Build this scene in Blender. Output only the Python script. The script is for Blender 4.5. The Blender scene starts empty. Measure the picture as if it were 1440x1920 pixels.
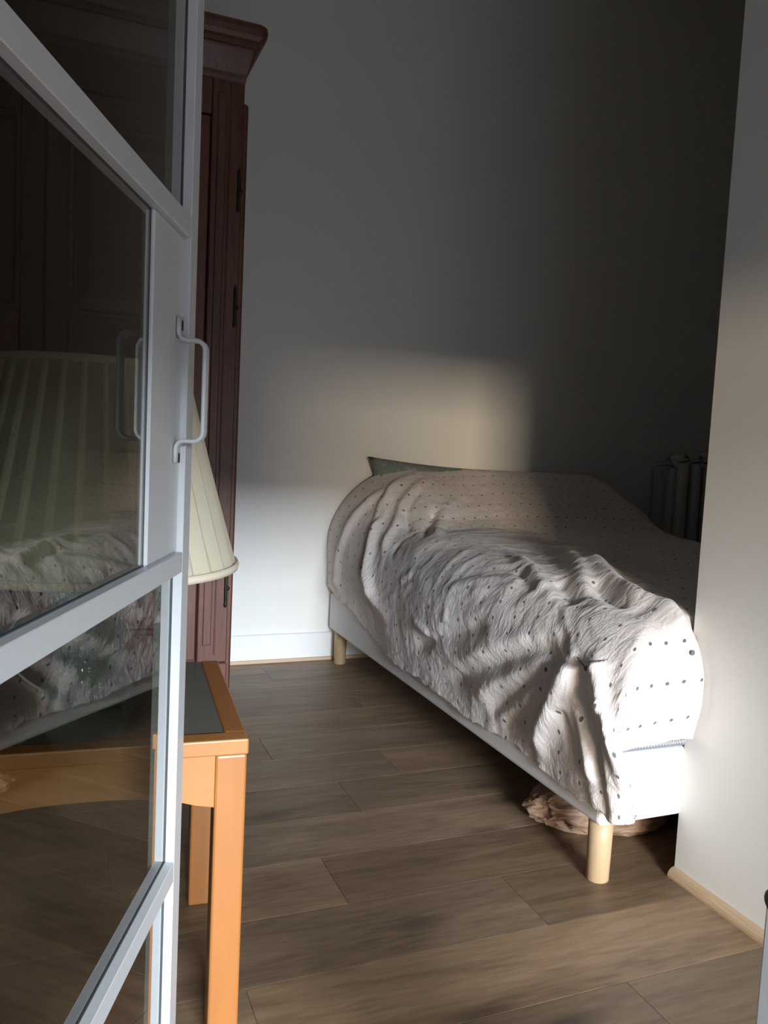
import bpy, bmesh, math, random
import numpy as np
from mathutils import Vector, Matrix

# ======================= camera, world, lights, exposure =======================
scene = bpy.context.scene
COL = scene.collection
YAW, PITCH, ROLL, FPX = 0.387282155, 0.0838659486, 0.048708268, 1508.26
_cy, _sy = math.cos(YAW), math.sin(YAW)
_fwd = Vector((_sy * math.cos(PITCH), _cy * math.cos(PITCH), -math.sin(PITCH)))
_r0 = Vector((_cy, -_sy, 0)); _u0 = _r0.cross(_fwd)
_rt = math.cos(ROLL) * _r0 + math.sin(ROLL) * _u0
_up = -math.sin(ROLL) * _r0 + math.cos(ROLL) * _u0
cam_data = bpy.data.cameras.new('camera')
cam = bpy.data.objects.new('camera', cam_data); COL.objects.link(cam)
cam_data.sensor_fit = 'VERTICAL'; cam_data.sensor_height = 36.0; cam_data.sensor_width = 27.0
cam_data.lens = FPX / 1920.0 * 36.0
cam_data.clip_start = 0.02; cam_data.clip_end = 100
m = Matrix.Identity(4)
for i in range(3):
    m[i][0] = _rt[i]; m[i][1] = _up[i]; m[i][2] = -_fwd[i]
m[0][3], m[1][3], m[2][3] = 0, 0, 1.0
cam.matrix_world = m
scene.camera = cam

world = bpy.data.worlds.new('world'); scene.world = world; world.use_nodes = True
bg = world.node_tree.nodes['Background']
bg.inputs[0].default_value = (0.80, 0.86, 1.0, 1); bg.inputs[1].default_value = 2.4

def area_light(name, loc, target, sx, sy, power, color):
    d = bpy.data.lights.new(name, 'AREA'); d.shape = 'RECTANGLE'; d.size = sx; d.size_y = sy
    d.energy = power; d.color = color
    o = bpy.data.objects.new(name, d); COL.objects.link(o)
    o.location = loc
    o.rotation_euler = (Vector(target) - Vector(loc)).to_track_quat('-Z', 'Y').to_euler()
    return o
# daylight that comes in low under the half-lowered shutter of the window behind the camera:
# a sunlit strip of facade (warm) and the sky over it (cool)
area_light('window_front_facade_offscreen', (-7.0, -25.0, 2.15), (0.2, -1.8, 1.4), 4.4, 1.4, 3900, (1.0, 0.82, 0.60))
area_light('window_front_sky_offscreen', (-0.3, -25.0, 6.5), (0.2, -1.8, 1.2), 10.0, 4.6, 23500, (0.82, 0.91, 1.0))

vs = scene.view_settings
vs.view_transform = 'Standard'; vs.look = 'None'; vs.gamma = 1.0; vs.use_curve_mapping = False
vs.exposure = 0.0

# ======================= helpers =======================
def link(name, me, mat=None, parent=None):
    o = bpy.data.objects.new(name, me); COL.objects.link(o)
    if mat is not None and len(me.materials) == 0:
        me.materials.append(mat)
    if parent is not None: o.parent = parent
    return o
def empty(name, loc=(0, 0, 0), rz=0):
    o = bpy.data.objects.new(name, None); COL.objects.link(o)
    o.location = loc; o.rotation_euler = (0, 0, rz); o.empty_display_size = 0.1
    return o
def tag(o, label, cat, group=None):
    o['label'] = label; o['category'] = cat
    if group: o['group'] = group
    return o
def structure(o, label=None):
    o['kind'] = 'structure'
    if label: o['label'] = label
    return o
def bm_mesh(bm, name, smooth=False):
    me = bpy.data.meshes.new(name); bm.normal_update(); bm.to_mesh(me); bm.free()
    if smooth:
        for p in me.polygons: p.use_smooth = True
    return me
def add_box(bm, x0, x1, y0, y1, z0, z1, bevel=0.0, seg=2):
    b = bmesh.new() if bevel else bm
    vs_ = [b.verts.new(p) for p in ((x0,y0,z0),(x1,y0,z0),(x1,y1,z0),(x0,y1,z0),(x0,y0,z1),(x1,y0,z1),(x1,y1,z1),(x0,y1,z1))]
    for f in ((0,3,2,1),(4,5,6,7),(0,1,5,4),(1,2,6,5),(2,3,7,6),(3,0,4,7)):
        b.faces.new([vs_[i] for i in f])
    if bevel:
        bmesh.ops.bevel(b, geom=b.edges[:], offset=bevel, segments=seg, affect='EDGES', profile=0.5)
        t = bpy.data.meshes.new('t'); b.to_mesh(t); b.free(); bm.from_mesh(t); bpy.data.meshes.remove(t)
def box(name, x0, x1, y0, y1, z0, z1, mat, parent=None, bevel=0.0, seg=2):
    bm = bmesh.new(); add_box(bm, x0, x1, y0, y1, z0, z1, bevel, seg)
    return link(name, bm_mesh(bm, name, smooth=False), mat, parent)
def add_lathe(bm, prof, seg=32, cx=0, cy=0, cap=True):
    rings = []
    for r, z in prof:
        rings.append([bm.verts.new((cx + r * math.cos(2*math.pi*k/seg), cy + r * math.sin(2*math.pi*k/seg), z)) for k in range(seg)])
    for a, b in zip(rings, rings[1:]):
        for k in range(seg):
            bm.faces.new((a[k], a[(k+1) % seg], b[(k+1) % seg], b[k]))
    if cap:
        bm.faces.new(rings[0][::-1]); bm.faces.new(rings[-1])
def lathe(name, prof, mat, parent=None, seg=32, smooth=True, loc=None):
    bm = bmesh.new(); add_lathe(bm, prof, seg)
    o = link(name, bm_mesh(bm, name, smooth), mat, parent)
    if loc: o.location = loc
    return o
def add_tube(bm, pts, r, seg=10, squash=None):
    """tube along a polyline; squash=(axis vector, half width, half thickness) gives a flat strip"""
    pts = [Vector(p) for p in pts]; rings = []
    for i, p in enumerate(pts):
        t = (pts[min(i+1, len(pts)-1)] - pts[max(i-1, 0)]).normalized()
        if squash:
            ax = Vector(squash[0]).normalized(); nn = t.cross(ax).normalized()
            ring = [bm.verts.new(p + ax * squash[1] * math.copysign(abs(math.cos(q)) ** .5, math.cos(q)) + nn * squash[2] * math.copysign(abs(math.sin(q)) ** .5, math.sin(q)))
                    for q in [2*math.pi*k/seg for k in range(seg)]]
        else:
            ref = Vector((0, 0, 1)) if abs(t.z) < 0.9 else Vector((1, 0, 0))
            e1 = t.cross(ref).normalized(); e2 = t.cross(e1)
            rr = r[i] if isinstance(r, (list, tuple)) else r
            ring = [bm.verts.new(p + e1 * rr * math.cos(2*math.pi*k/seg) + e2 * rr * math.sin(2*math.pi*k/seg)) for k in range(seg)]
        rings.append(ring)
    for a, b in zip(rings, rings[1:]):
        for k in range(seg):
            bm.faces.new((a[k], a[(k+1) % seg], b[(k+1) % seg], b[k]))
    bm.faces.new(rings[0][::-1]); bm.faces.new(rings[-1])
    bmesh.ops.recalc_face_normals(bm, faces=bm.faces[:])
def tube(name, pts, r, mat, parent=None, seg=10, squash=None):
    bm = bmesh.new(); add_tube(bm, pts, r, seg, squash)
    return link(name, bm_mesh(bm, name, True), mat, parent)
def add_prism(bm, poly, axis, lo, hi):
    """extrude a 2D outline along an axis ('x','y','z')"""
    def P(a, b, c):
        return {'x': (c, a, b), 'y': (a, c, b), 'z': (a, b, c)}[axis]
    v0 = [bm.verts.new(P(a, b, lo)) for a, b in poly]; v1 = [bm.verts.new(P(a, b, hi)) for a, b in poly]
    bm.faces.new(v0); bm.faces.new(v1[::-1])
    n = len(poly)
    for i in range(n):
        bm.faces.new((v0[i], v1[i], v1[(i+1) % n], v0[(i+1) % n]))
    bmesh.ops.recalc_face_normals(bm, faces=bm.faces[:])

# ======================= materials =======================
def new_mat(name):
    mt = bpy.data.materials.new(name); mt.use_nodes = True
    nt = mt.node_tree; bsdf = nt.nodes['Principled BSDF']
    return mt, nt, bsdf
def N(nt, kind, **kw):
    n = nt.nodes.new(kind)
    for k, v in kw.items():
        if hasattr(n, k): setattr(n, k, v)
    return n
def plain(name, col, rough=0.5, bump=0.0, bscale=200, spec=0.5, var=0.0, vscale=3.0, metal=0.0):
    mt, nt, b = new_mat(name)
    b.inputs['Base Color'].default_value = (*col, 1); b.inputs['Roughness'].default_value = rough
    b.inputs['Specular IOR Level'].default_value = spec; b.inputs['Metallic'].default_value = metal
    tc = N(nt, 'ShaderNodeTexCoord')
    if var:
        n = N(nt, 'ShaderNodeTexNoise'); n.inputs['Scale'].default_value = vscale; n.inputs['Detail'].default_value = 4
        nt.links.new(tc.outputs['Object'], n.inputs['Vector'])
        r = N(nt, 'ShaderNodeMapRange'); r.inputs['To Min'].default_value = 1 - var; r.inputs['To Max'].default_value = 1 + var
        nt.links.new(n.outputs['Fac'], r.inputs['Value'])
        mx = N(nt, 'ShaderNodeMixRGB', blend_type='MULTIPLY'); mx.inputs[0].default_value = 1; mx.inputs[1].default_value = (*col, 1)
        nt.links.new(r.outputs[0], mx.inputs[2]); nt.links.new(mx.outputs[0], b.inputs['Base Color'])
    if bump:
        n2 = N(nt, 'ShaderNodeTexNoise'); n2.inputs['Scale'].default_value = bscale; n2.inputs['Detail'].default_value = 3
        nt.links.new(tc.outputs['Object'], n2.inputs['Vector'])
        bp = N(nt, 'ShaderNodeBump'); bp.inputs['Strength'].default_value = bump; bp.inputs['Distance'].default_value = 0.002
        nt.links.new(n2.outputs['Fac'], bp.inputs['Height']); nt.links.new(bp.outputs[0], b.inputs['Normal'])
    return mt
def wood(name, dark, light, rough, axis='z', scale=9.0, stretch=14.0, bump=0.15, objcolor=False, contrast=(0.3, 0.7), coat=0.0, knots=0.0):
    mt, nt, b = new_mat(name)
    tc = N(nt, 'ShaderNodeTexCoord'); mp = N(nt, 'ShaderNodeMapping')
    s = [scale] * 3; s['xyz'.index(axis)] = scale / stretch
    mp.inputs['Scale'].default_value = s
    nt.links.new(tc.outputs['Object'], mp.inputs['Vector'])
    oi = N(nt, 'ShaderNodeObjectInfo')
    off = N(nt, 'ShaderNodeVectorMath', operation='SCALE'); off.inputs['Scale'].default_value = 37.0
    cmb = N(nt, 'ShaderNodeCombineXYZ')
    for k in range(3): nt.links.new(oi.outputs['Random'], cmb.inputs[k])
    nt.links.new(cmb.outputs[0], off.inputs[0])
    add = N(nt, 'ShaderNodeVectorMath', operation='ADD')
    nt.links.new(mp.outputs[0], add.inputs[0]); nt.links.new(off.outputs[0], add.inputs[1])
    n = N(nt, 'ShaderNodeTexNoise'); n.inputs['Scale'].default_value = 1.0; n.inputs['Detail'].default_value = 8; n.inputs['Roughness'].default_value = 0.62; n.inputs['Distortion'].default_value = 0.9
    nt.links.new(add.outputs[0], n.inputs['Vector'])
    fine = N(nt, 'ShaderNodeTexNoise'); fine.inputs['Scale'].default_value = 9.0; fine.inputs['Detail'].default_value = 4
    nt.links.new(add.outputs[0], fine.inputs['Vector'])
    mixf = N(nt, 'ShaderNodeMath', operation='MULTIPLY_ADD'); mixf.inputs[1].default_value = 0.35
    nt.links.new(fine.outputs['Fac'], mixf.inputs[0]); 
    sc = N(nt, 'ShaderNodeMath', operation='MULTIPLY'); sc.inputs[1].default_value = 0.65
    nt.links.new(n.outputs['Fac'], sc.inputs[0]); nt.links.new(sc.outputs[0], mixf.inputs[2])
    cr = N(nt, 'ShaderNodeValToRGB')
    cr.color_ramp.elements[0].position = contrast[0]; cr.color_ramp.elements[0].color = (*dark, 1)
    cr.color_ramp.elements[1].position = contrast[1]; cr.color_ramp.elements[1].color = (*light, 1)
    nt.links.new(mixf.outputs[0], cr.inputs[0])
    col = cr.outputs[0]
    if knots:
        mp2 = N(nt, 'ShaderNodeMapping'); s2 = [5.0] * 3; s2['xyz'.index(axis)] = 1.7
        mp2.inputs['Scale'].default_value = s2
        nt.links.new(tc.outputs['Object'], mp2.inputs['Vector'])
        add2 = N(nt, 'ShaderNodeVectorMath', operation='ADD')
        nt.links.new(mp2.outputs[0], add2.inputs[0]); nt.links.new(off.outputs[0], add2.inputs[1])
        vo = N(nt, 'ShaderNodeTexVoronoi'); vo.inputs['Scale'].default_value = 1.0
        nt.links.new(add2.outputs[0], vo.inputs['Vector'])
        kr = N(nt, 'ShaderNodeMapRange'); kr.inputs['From Min'].default_value = 0.03; kr.inputs['From Max'].default_value = 0.16
        kr.inputs['To Min'].default_value = 1 - knots; kr.inputs['To Max'].default_value = 1.0
        nt.links.new(vo.outputs['Distance'], kr.inputs['Value'])
        mk = N(nt, 'ShaderNodeMixRGB', blend_type='MULTIPLY'); mk.inputs[0].default_value = 1
        nt.links.new(col, mk.inputs[1]); nt.links.new(kr.outputs[0], mk.inputs[2]); col = mk.outputs[0]
    if objcolor:
        mx = N(nt, 'ShaderNodeMixRGB', blend_type='MULTIPLY'); mx.inputs[0].default_value = 1
        nt.links.new(col, mx.inputs[1]); nt.links.new(oi.outputs['Color'], mx.inputs[2]); col = mx.outputs[0]
    nt.links.new(col, b.inputs['Base Color'])
    b.inputs['Roughness'].default_value = rough; b.inputs['Coat Weight'].default_value = coat; b.inputs['Coat Roughness'].default_value = 0.15
    bp = N(nt, 'ShaderNodeBump'); bp.inputs['Strength'].default_value = bump; bp.inputs['Distance'].default_value = 0.002
    nt.links.new(mixf.outputs[0], bp.inputs['Height']); nt.links.new(bp.outputs[0], b.inputs['Normal'])
    return mt

M = {}
M['wall'] = plain('wall_paint', (0.78, 0.77, 0.74), 0.75, bump=0.10, bscale=260, spec=0.25, var=0.02, vscale=1.5)
M['ceiling'] = plain('ceiling_paint', (0.75, 0.74, 0.71), 0.8, bump=0.05, bscale=150, spec=0.2)
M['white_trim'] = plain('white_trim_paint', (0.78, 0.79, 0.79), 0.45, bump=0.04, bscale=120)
M['oak_trim'] = wood('oak_trim', (0.42, 0.29, 0.17), (0.62, 0.46, 0.30), 0.5, 'y', 20, 12)
M['beech_trim'] = wood('beech_strip', (0.45, 0.33, 0.22), (0.60, 0.46, 0.33), 0.5, 'x', 20, 12)
M['plank'] = wood('floor_plank', (0.108, 0.066, 0.038), (0.265, 0.176, 0.105), 0.50, 'x', 11.0, 8.0, 0.10, True, (0.30, 0.62), 0.0, 0.55)
M['subfloor'] = plain('subfloor', (0.06, 0.045, 0.035), 0.9, bump=0.1, bscale=40)
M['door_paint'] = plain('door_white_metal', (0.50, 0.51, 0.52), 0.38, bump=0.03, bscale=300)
M['gasket'] = plain('gasket_rubber', (0.05, 0.055, 0.06), 0.7, bump=0.05)
M['armoire'] = wood('armoire_wood', (0.056, 0.018, 0.010), (0.190, 0.064, 0.036), 0.46, 'z', 14, 7, 0.12, False, (0.3, 0.72), 0.15)
M['iron'] = plain('hinge_iron', (0.03, 0.028, 0.026), 0.5, bump=0.2, bscale=90, metal=0.6)
M['table'] = wood('table_beech', (0.30, 0.105, 0.024), (0.40, 0.155, 0.040), 0.32, 'z', 7, 9, 0.05, False, (0.2, 0.8), 0.3)
M['table_x'] = wood('table_beech_long', (0.36, 0.140, 0.036), (0.46, 0.200, 0.058), 0.32, 'x', 7, 9, 0.05, False, (0.2, 0.8), 0.3)
M['leg'] = wood('bed_leg_beech', (0.38, 0.26, 0.145), (0.49, 0.355, 0.215), 0.45, 'z', 16, 8, 0.05)
M['base_cloth'] = plain('bed_base_cloth', (0.74, 0.72, 0.71), 0.8, bump=0.25, bscale=700, spec=0.2)
M['mattress'] = plain('mattress_cloth', (0.78, 0.79, 0.80), 0.8, bump=0.3, bscale=300, spec=0.2)
M['zip'] = plain('zip_grey', (0.16, 0.17, 0.19), 0.5, bump=0.3, bscale=400)
M['bag'] = plain('brown_paper', (0.26, 0.16, 0.10), 0.7, bump=0.6, bscale=35, var=0.25, vscale=18)
M['radiator'] = plain('radiator_enamel', (0.55, 0.53, 0.50), 0.4, bump=0.06, bscale=80)
M['cabinet'] = plain('cabinet_white_paint', (0.72, 0.76, 0.80), 0.4, bump=0.05, bscale=120)
M['knob'] = plain('dark_green_knob', (0.06, 0.07, 0.05), 0.4, bump=0.05)
M['tie'] = plain('duvet_tie', (0.14, 0.15, 0.12), 0.8, bump=0.2)
M['cord'] = plain('clear_grey_cord', (0.35, 0.34, 0.30), 0.3, bump=0.05)
M['shutter'] = plain('shutter_grey', (0.45, 0.45, 0.44), 0.6, bump=0.05)

def glass_mat(name, tint, ior=1.5):
    """clear thin pane: Fresnel mirror + straight transmission"""
    mt, nt, b = new_mat(name); nt.nodes.remove(b)
    out = nt.nodes['Material Output']
    # the front surface carries the mirror of both faces of the thin pane: 2R/(1+R)
    geo = N(nt, 'ShaderNodeNewGeometry')
    fr0 = N(nt, 'ShaderNodeFresnel'); fr0.inputs['IOR'].default_value = ior
    def mth(op, a, b):
        n = N(nt, 'ShaderNodeMath', operation=op)
        for k, q in enumerate((a, b)):
            if isinstance(q, (int, float)): n.inputs[k].default_value = q
            else: nt.links.new(q, n.inputs[k])
        return n
    two = mth('DIVIDE', mth('MULTIPLY', fr0.outputs[0], 2.0).outputs[0], mth('ADD', fr0.outputs[0], 1.0).outputs[0])
    fr = mth('MULTIPLY', two.outputs[0], mth('SUBTRACT', 1.0, geo.outputs['Backfacing']).outputs[0])
    tr = N(nt, 'ShaderNodeBsdfTransparent'); tr.inputs[0].default_value = (*tint, 1)
    gl = N(nt, 'ShaderNodeBsdfGlossy'); gl.inputs['Roughness'].default_value = 0.0; gl.inputs['Color'].default_value = (1, 1, 1, 1)
    mx = N(nt, 'ShaderNodeMixShader')
    nt.links.new(fr.outputs[0], mx.inputs[0]); nt.links.new(tr.outputs[0], mx.inputs[1]); nt.links.new(gl.outputs[0], mx.inputs[2])
    nt.links.new(mx.outputs[0], out.inputs['Surface'])
    return mt
M['glass'] = glass_mat('door_glass', (0.65, 0.66, 0.63))

def table_glass():
    mt, nt, b = new_mat('smoked_glass')
    b.inputs['Base Color'].default_value = (0.17, 0.162, 0.14, 1); b.inputs['Roughness'].default_value = 0.10
    b.inputs['Coat Weight'].default_value = 0.6; b.inputs['Coat Roughness'].default_value = 0.05
    return mt
M['smoked'] = table_glass()

def shade_mat():
    mt, nt, b = new_mat('pleated_cream_fabric')
    out = nt.nodes['Material Output']
    col = (0.84, 0.77, 0.60, 1)
    b.inputs['Base Color'].default_value = col; b.inputs['Roughness'].default_value = 0.85
    tl = N(nt, 'ShaderNodeBsdfTranslucent'); tl.inputs[0].default_value = (0.75, 0.62, 0.40, 1)
    mx = N(nt, 'ShaderNodeMixShader'); mx.inputs[0].default_value = 0.3
    nt.links.new(b.outputs[0], mx.inputs[1]); nt.links.new(tl.outputs[0], mx.inputs[2]); nt.links.new(mx.outputs[0], out.inputs['Surface'])
    tc = N(nt, 'ShaderNodeTexCoord'); n = N(nt, 'ShaderNodeTexNoise'); n.inputs['Scale'].default_value = 300
    nt.links.new(tc.outputs['Object'], n.inputs['Vector'])
    bp = N(nt, 'ShaderNodeBump'); bp.inputs['Strength'].default_value = 0.15; bp.inputs['Distance'].default_value = 0.001
    nt.links.new(n.outputs['Fac'], bp.inputs['Height']); nt.links.new(bp.outputs[0], b.inputs['Normal'])
    return mt
M['shade'] = shade_mat()
M['shade_trim'] = plain('shade_trim', (0.74, 0.66, 0.50), 0.8, bump=0.1, bscale=300)

def vase_mat():
    mt, nt, b = new_mat('rippled_green_glass')
    b.inputs['Base Color'].default_value = (0.55, 0.80, 0.76, 1); b.inputs['Roughness'].default_value = 0.02
    b.inputs['Transmission Weight'].default_value = 0.88; b.inputs['IOR'].default_value = 1.5
    tc = N(nt, 'ShaderNodeTexCoord')
    vo = N(nt, 'ShaderNodeTexVoronoi'); vo.inputs['Scale'].default_value = 45
    nt.links.new(tc.outputs['Object'], vo.inputs['Vector'])
    n = N(nt, 'ShaderNodeTexNoise'); n.inputs['Scale'].default_value = 30; n.inputs['Detail'].default_value = 4
    nt.links.new(tc.outputs['Object'], n.inputs['Vector'])
    ad = N(nt, 'ShaderNodeMath', operation='ADD'); nt.links.new(vo.outputs['Distance'], ad.inputs[0]); nt.links.new(n.outputs['Fac'], ad.inputs[1])
    bp = N(nt, 'ShaderNodeBump'); bp.inputs['Strength'].default_value = 0.9; bp.inputs['Distance'].default_value = 0.01
    nt.links.new(ad.outputs[0], bp.inputs['Height']); nt.links.new(bp.outputs[0], b.inputs['Normal'])
    return mt
M['vase'] = vase_mat()

def duvet_mat():
    mt, nt, b = new_mat('duvet_cotton')
    uv = N(nt, 'ShaderNodeUVMap'); uv.uv_map = 'sheet'
    sep = N(nt, 'ShaderNodeSeparateXYZ'); nt.links.new(uv.outputs[0], sep.inputs[0])
    def math_(op, a, bb=None):
        n = N(nt, 'ShaderNodeMath', operation=op)
        for k, q in enumerate((a, bb)):
            if q is None: continue
            if isinstance(q, (int, float)): n.inputs[k].default_value = q
            else: nt.links.new(q, n.inputs[k])
        return n.outputs[0]
    SX, SY = 0.050, 0.090
    row = math_('DIVIDE', sep.outputs[1], SY)
    ri = math_('FLOOR', row)
    rf = math_('SUBTRACT', math_('FRACT', row), 0.5)
    half = math_('MULTIPLY', math_('MODULO', ri, 2.0), 0.5)
    cu = math_('ADD', math_('DIVIDE', sep.outputs[0], SX), half)
    ci = math_('FLOOR', cu)
    cf = math_('SUBTRACT', math_('FRACT', cu), 0.5)
    # a small leaf: slanted ellipse
    wn = N(nt, 'ShaderNodeTexWhiteNoise', noise_dimensions='2D')
    cmb = N(nt, 'ShaderNodeCombineXYZ'); nt.links.new(ci, cmb.inputs[0]); nt.links.new(ri, cmb.inputs[1]); nt.links.new(cmb.outputs[0], wn.inputs['Vector'])
    dx = math_('MULTIPLY', cf, SX); dy = math_('MULTIPLY', rf, SY)
    sgn = math_('SUBTRACT', math_('MULTIPLY', wn.outputs['Value'], 1.2), 0.3)
    p = math_('ADD', dx, math_('MULTIPLY', dy, sgn))
    q = math_('SUBTRACT', dy, math_('MULTIPLY', dx, sgn))
    d2 = math_('ADD', math_('POWER', math_('ABSOLUTE', math_('DIVIDE', p, 0.0064)), 1.7), math_('POWER', math_('ABSOLUTE', math_('DIVIDE', q, 0.0044)), 1.7))
    inside = math_('LESS_THAN', d2, 1.0)
    tc = N(nt, 'ShaderNodeTexCoord')
    n = N(nt, 'ShaderNodeTexNoise'); n.inputs['Scale'].default_value = 4
    nt.links.new(tc.outputs['Object'], n.inputs['Vector'])
    cr = N(nt, 'ShaderNodeValToRGB')
    cr.color_ramp.elements[0].position = .3; cr.color_ramp.elements[0].color = (0.68, 0.61, 0.575, 1)
    cr.color_ramp.elements[1].position = .7; cr.color_ramp.elements[1].color = (0.75, 0.685, 0.65, 1)
    nt.links.new(n.outputs['Fac'], cr.inputs[0])
    mx = N(nt, 'ShaderNodeMixRGB'); nt.links.new(inside, mx.inputs[0]); nt.links.new(cr.outputs[0], mx.inputs[1]); mx.inputs[2].default_value = (0.13, 0.13, 0.115, 1)
    nt.links.new(mx.outputs[0], b.inputs['Base Color'])
    b.inputs['Roughness'].default_value = 0.85; b.inputs['Specular IOR Level'].default_value = 0.2
    b.inputs['Sheen Weight'].default_value = 0.15
    # crinkled cotton: ridged creases at two scales, warped
    def crease(scale, sx, sy, rot, w):
        mp = N(nt, 'ShaderNodeMapping'); mp.inputs['Scale'].default_value = (sx, sy, 1); mp.inputs['Rotation'].default_value = (0, 0, rot)
        nt.links.new(uv.outputs[0], mp.inputs['Vector'])
        nn = N(nt, 'ShaderNodeTexNoise'); nn.inputs['Scale'].default_value = scale; nn.inputs['Detail'].default_value = 3; nn.inputs['Distortion'].default_value = 1.2
        nt.links.new(mp.outputs[0], nn.inputs['Vector'])
        r = math_('ABSOLUTE', math_('SUBTRACT', nn.outputs['Fac'], 0.5))
        r = math_('SUBTRACT', 0.25, math_('MINIMUM', r, 0.25))
        return math_('MULTIPLY', math_('POWER', r, 1.3), w)
    hsum = math_('ADD', math_('ADD', crease(14, 1.0, 2.2, 0.7, 1.2), crease(34, 1.6, 0.8, -0.4, 0.5)), crease(80, 1, 1.4, 0.3, 0.22))
    bp = N(nt, 'ShaderNodeBump'); bp.inputs['Strength'].default_value = 0.27; bp.inputs['Distance'].default_value = 0.03
    nt.links.new(hsum, bp.inputs['Height']); nt.links.new(bp.outputs[0], b.inputs['Normal'])
    return mt
M['duvet'] = duvet_mat()

def pillow_mat():
    mt, nt, b = new_mat('green_grey_print')
    tc = N(nt, 'ShaderNodeTexCoord')
    vo = N(nt, 'ShaderNodeTexVoronoi'); vo.inputs['Scale'].default_value = 45
    nt.links.new(tc.outputs['Object'], vo.inputs['Vector'])
    cr = N(nt, 'ShaderNodeValToRGB')
    cr.color_ramp.elements[0].position = .15; cr.color_ramp.elements[0].color = (0.25, 0.29, 0.265, 1)
    cr.color_ramp.elements[1].position = .5; cr.color_ramp.elements[1].color = (0.16, 0.195, 0.18, 1)
    nt.links.new(vo.outputs['Distance'], cr.inputs[0]); nt.links.new(cr.outputs[0], b.inputs['Base Color'])
    b.inputs['Roughness'].default_value = 0.9
    return mt
M['pillow'] = pillow_mat()

# ======================= the room =======================
X0, X1, Y0, Y1, ZC = -1.60, 4.60, -1.80, 3.47, 3.50
T = 0.12
XP, YP = 1.39, 1.448          # partition face and its far end
floor = structure(box('floor', X0, X1, Y0, Y1, -0.10, -0.013, M['subfloor']))
floor['label'] = 'grey-brown oak plank floor running across the room'
rng = random.Random(11)
PW, PL = 0.2024, 1.22
tones = {}
ylines = [1.16 + PW * k for k in range(-15, 13)]
plank_cache = {}
def plank(xa, xb, ya, yb, tone):
    g = 0.0004
    L_, W_ = round(xb - xa - 2*g, 4), round(yb - ya - 2*g, 4)
    key = (L_, W_)
    if key not in plank_cache:
        bm = bmesh.new()
        add_box(bm, -L_/2, L_/2, -W_/2, W_/2, -0.013, 0.0)
        top = [e for e in bm.edges if all(abs(v.co.z) < 1e-6 for v in e.verts)]
        bmesh.ops.bevel(bm, geom=top, offset=0.0006, segments=1, affect='EDGES')
        me = bm_mesh(bm, 'plank'); me.materials.append(M['plank']); plank_cache[key] = me
    o = link('plank', plank_cache[key], None, floor)
    o.location = ((xa + xb) / 2, (ya + yb) / 2, 0)
    o.color = (tone[0], tone[1], tone[2], 1)
# tone of a few boards as in the photograph: row -> [(x from, tone)]
row_tone = {-2: 0.86, -1: 0.78, 0: 1.18, 1: 0.95, 2: 1.10, 3: 1.10, 4: 0.84, 5: 0.98, 6: 0.86, 7: 1.02, 8: 0.92, 9: 1.0, 10: 0.9}
for i, ya in enumerate(ylines):
    yb = ya + PW; k = i - 15
    a0, b0 = max(ya, Y0), min(yb, Y1)
    if b0 - a0 < 0.01: continue
    start = {2: 0.60, 1: 0.98, 0: 0.33, -1: 1.02, 3: 0.12, 4: 0.78}.get(k, rng.uniform(0, PL))
    x = start - PL * math.ceil((start - X0) / PL)
    n_ = 0
    while x < X1 - 0.01:
        xa, xb = max(x, X0), min(x + PL, X1)
        if xb - xa > 0.01:
            t = row_tone.get(k, 1.0) * rng.uniform(0.94, 1.06)
            if k == 2 and xa > 0.55: t = 0.80
            if k == 1 and xa > 0.9: t = 0.80
            w = rng.uniform(-0.03, 0.03)
            plank(xa, xb, a0, b0, (t * (1 + w), t, t * (1 - w)))
        x += PL

structure(box('ceiling', X0 - T, X1 + T, Y0 - T, Y1 + T, ZC, ZC + T, M['ceiling']))
structure(box('wall_back', X0 - T, X1 + T, Y1, Y1 + T, -0.1, ZC, M['wall']), 'pale plain painted wall behind the bed')
structure(box('wall_left', X0 - T, X0, Y0, Y1, -0.1, ZC, M['wall']))
structure(box('wall_right', X1, X1 + T, Y0, Y1, -0.1, ZC, M['wall']))
# solid partition beside the foot of the bed
structure(box('wall_partition', XP, XP + 0.14, Y0, YP, 0.0, ZC, M['wall'], bevel=0.002, seg=1), 'white partition wall ending at the foot of the bed')
structure(box('wall_alcove', XP + 0.14, X1, YP - 0.13, YP, 0.0, ZC, M['wall']))
# wall that carries the hinged glass door
THD = math.radians(22.2)
DX, DY = math.sin(THD), math.cos(THD)
HINGE = Vector((-0.278 * DY + 0.26 * DX, 0.278 * DX + 0.26 * DY, 0))
structure(box('wall_doorway', X0, HINGE.x - 0.055, HINGE.y - 0.06, HINGE.y + 0.06, 0.0, ZC, M['wall']))
structure(box('trim_2', HINGE.x - 0.055, HINGE.x - 0.030, HINGE.y - 0.07, HINGE.y + 0.07, 0.0, 2.14, M['door_paint'], bevel=0.003, seg=1), 'white door jamb beside the glass door')

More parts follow.
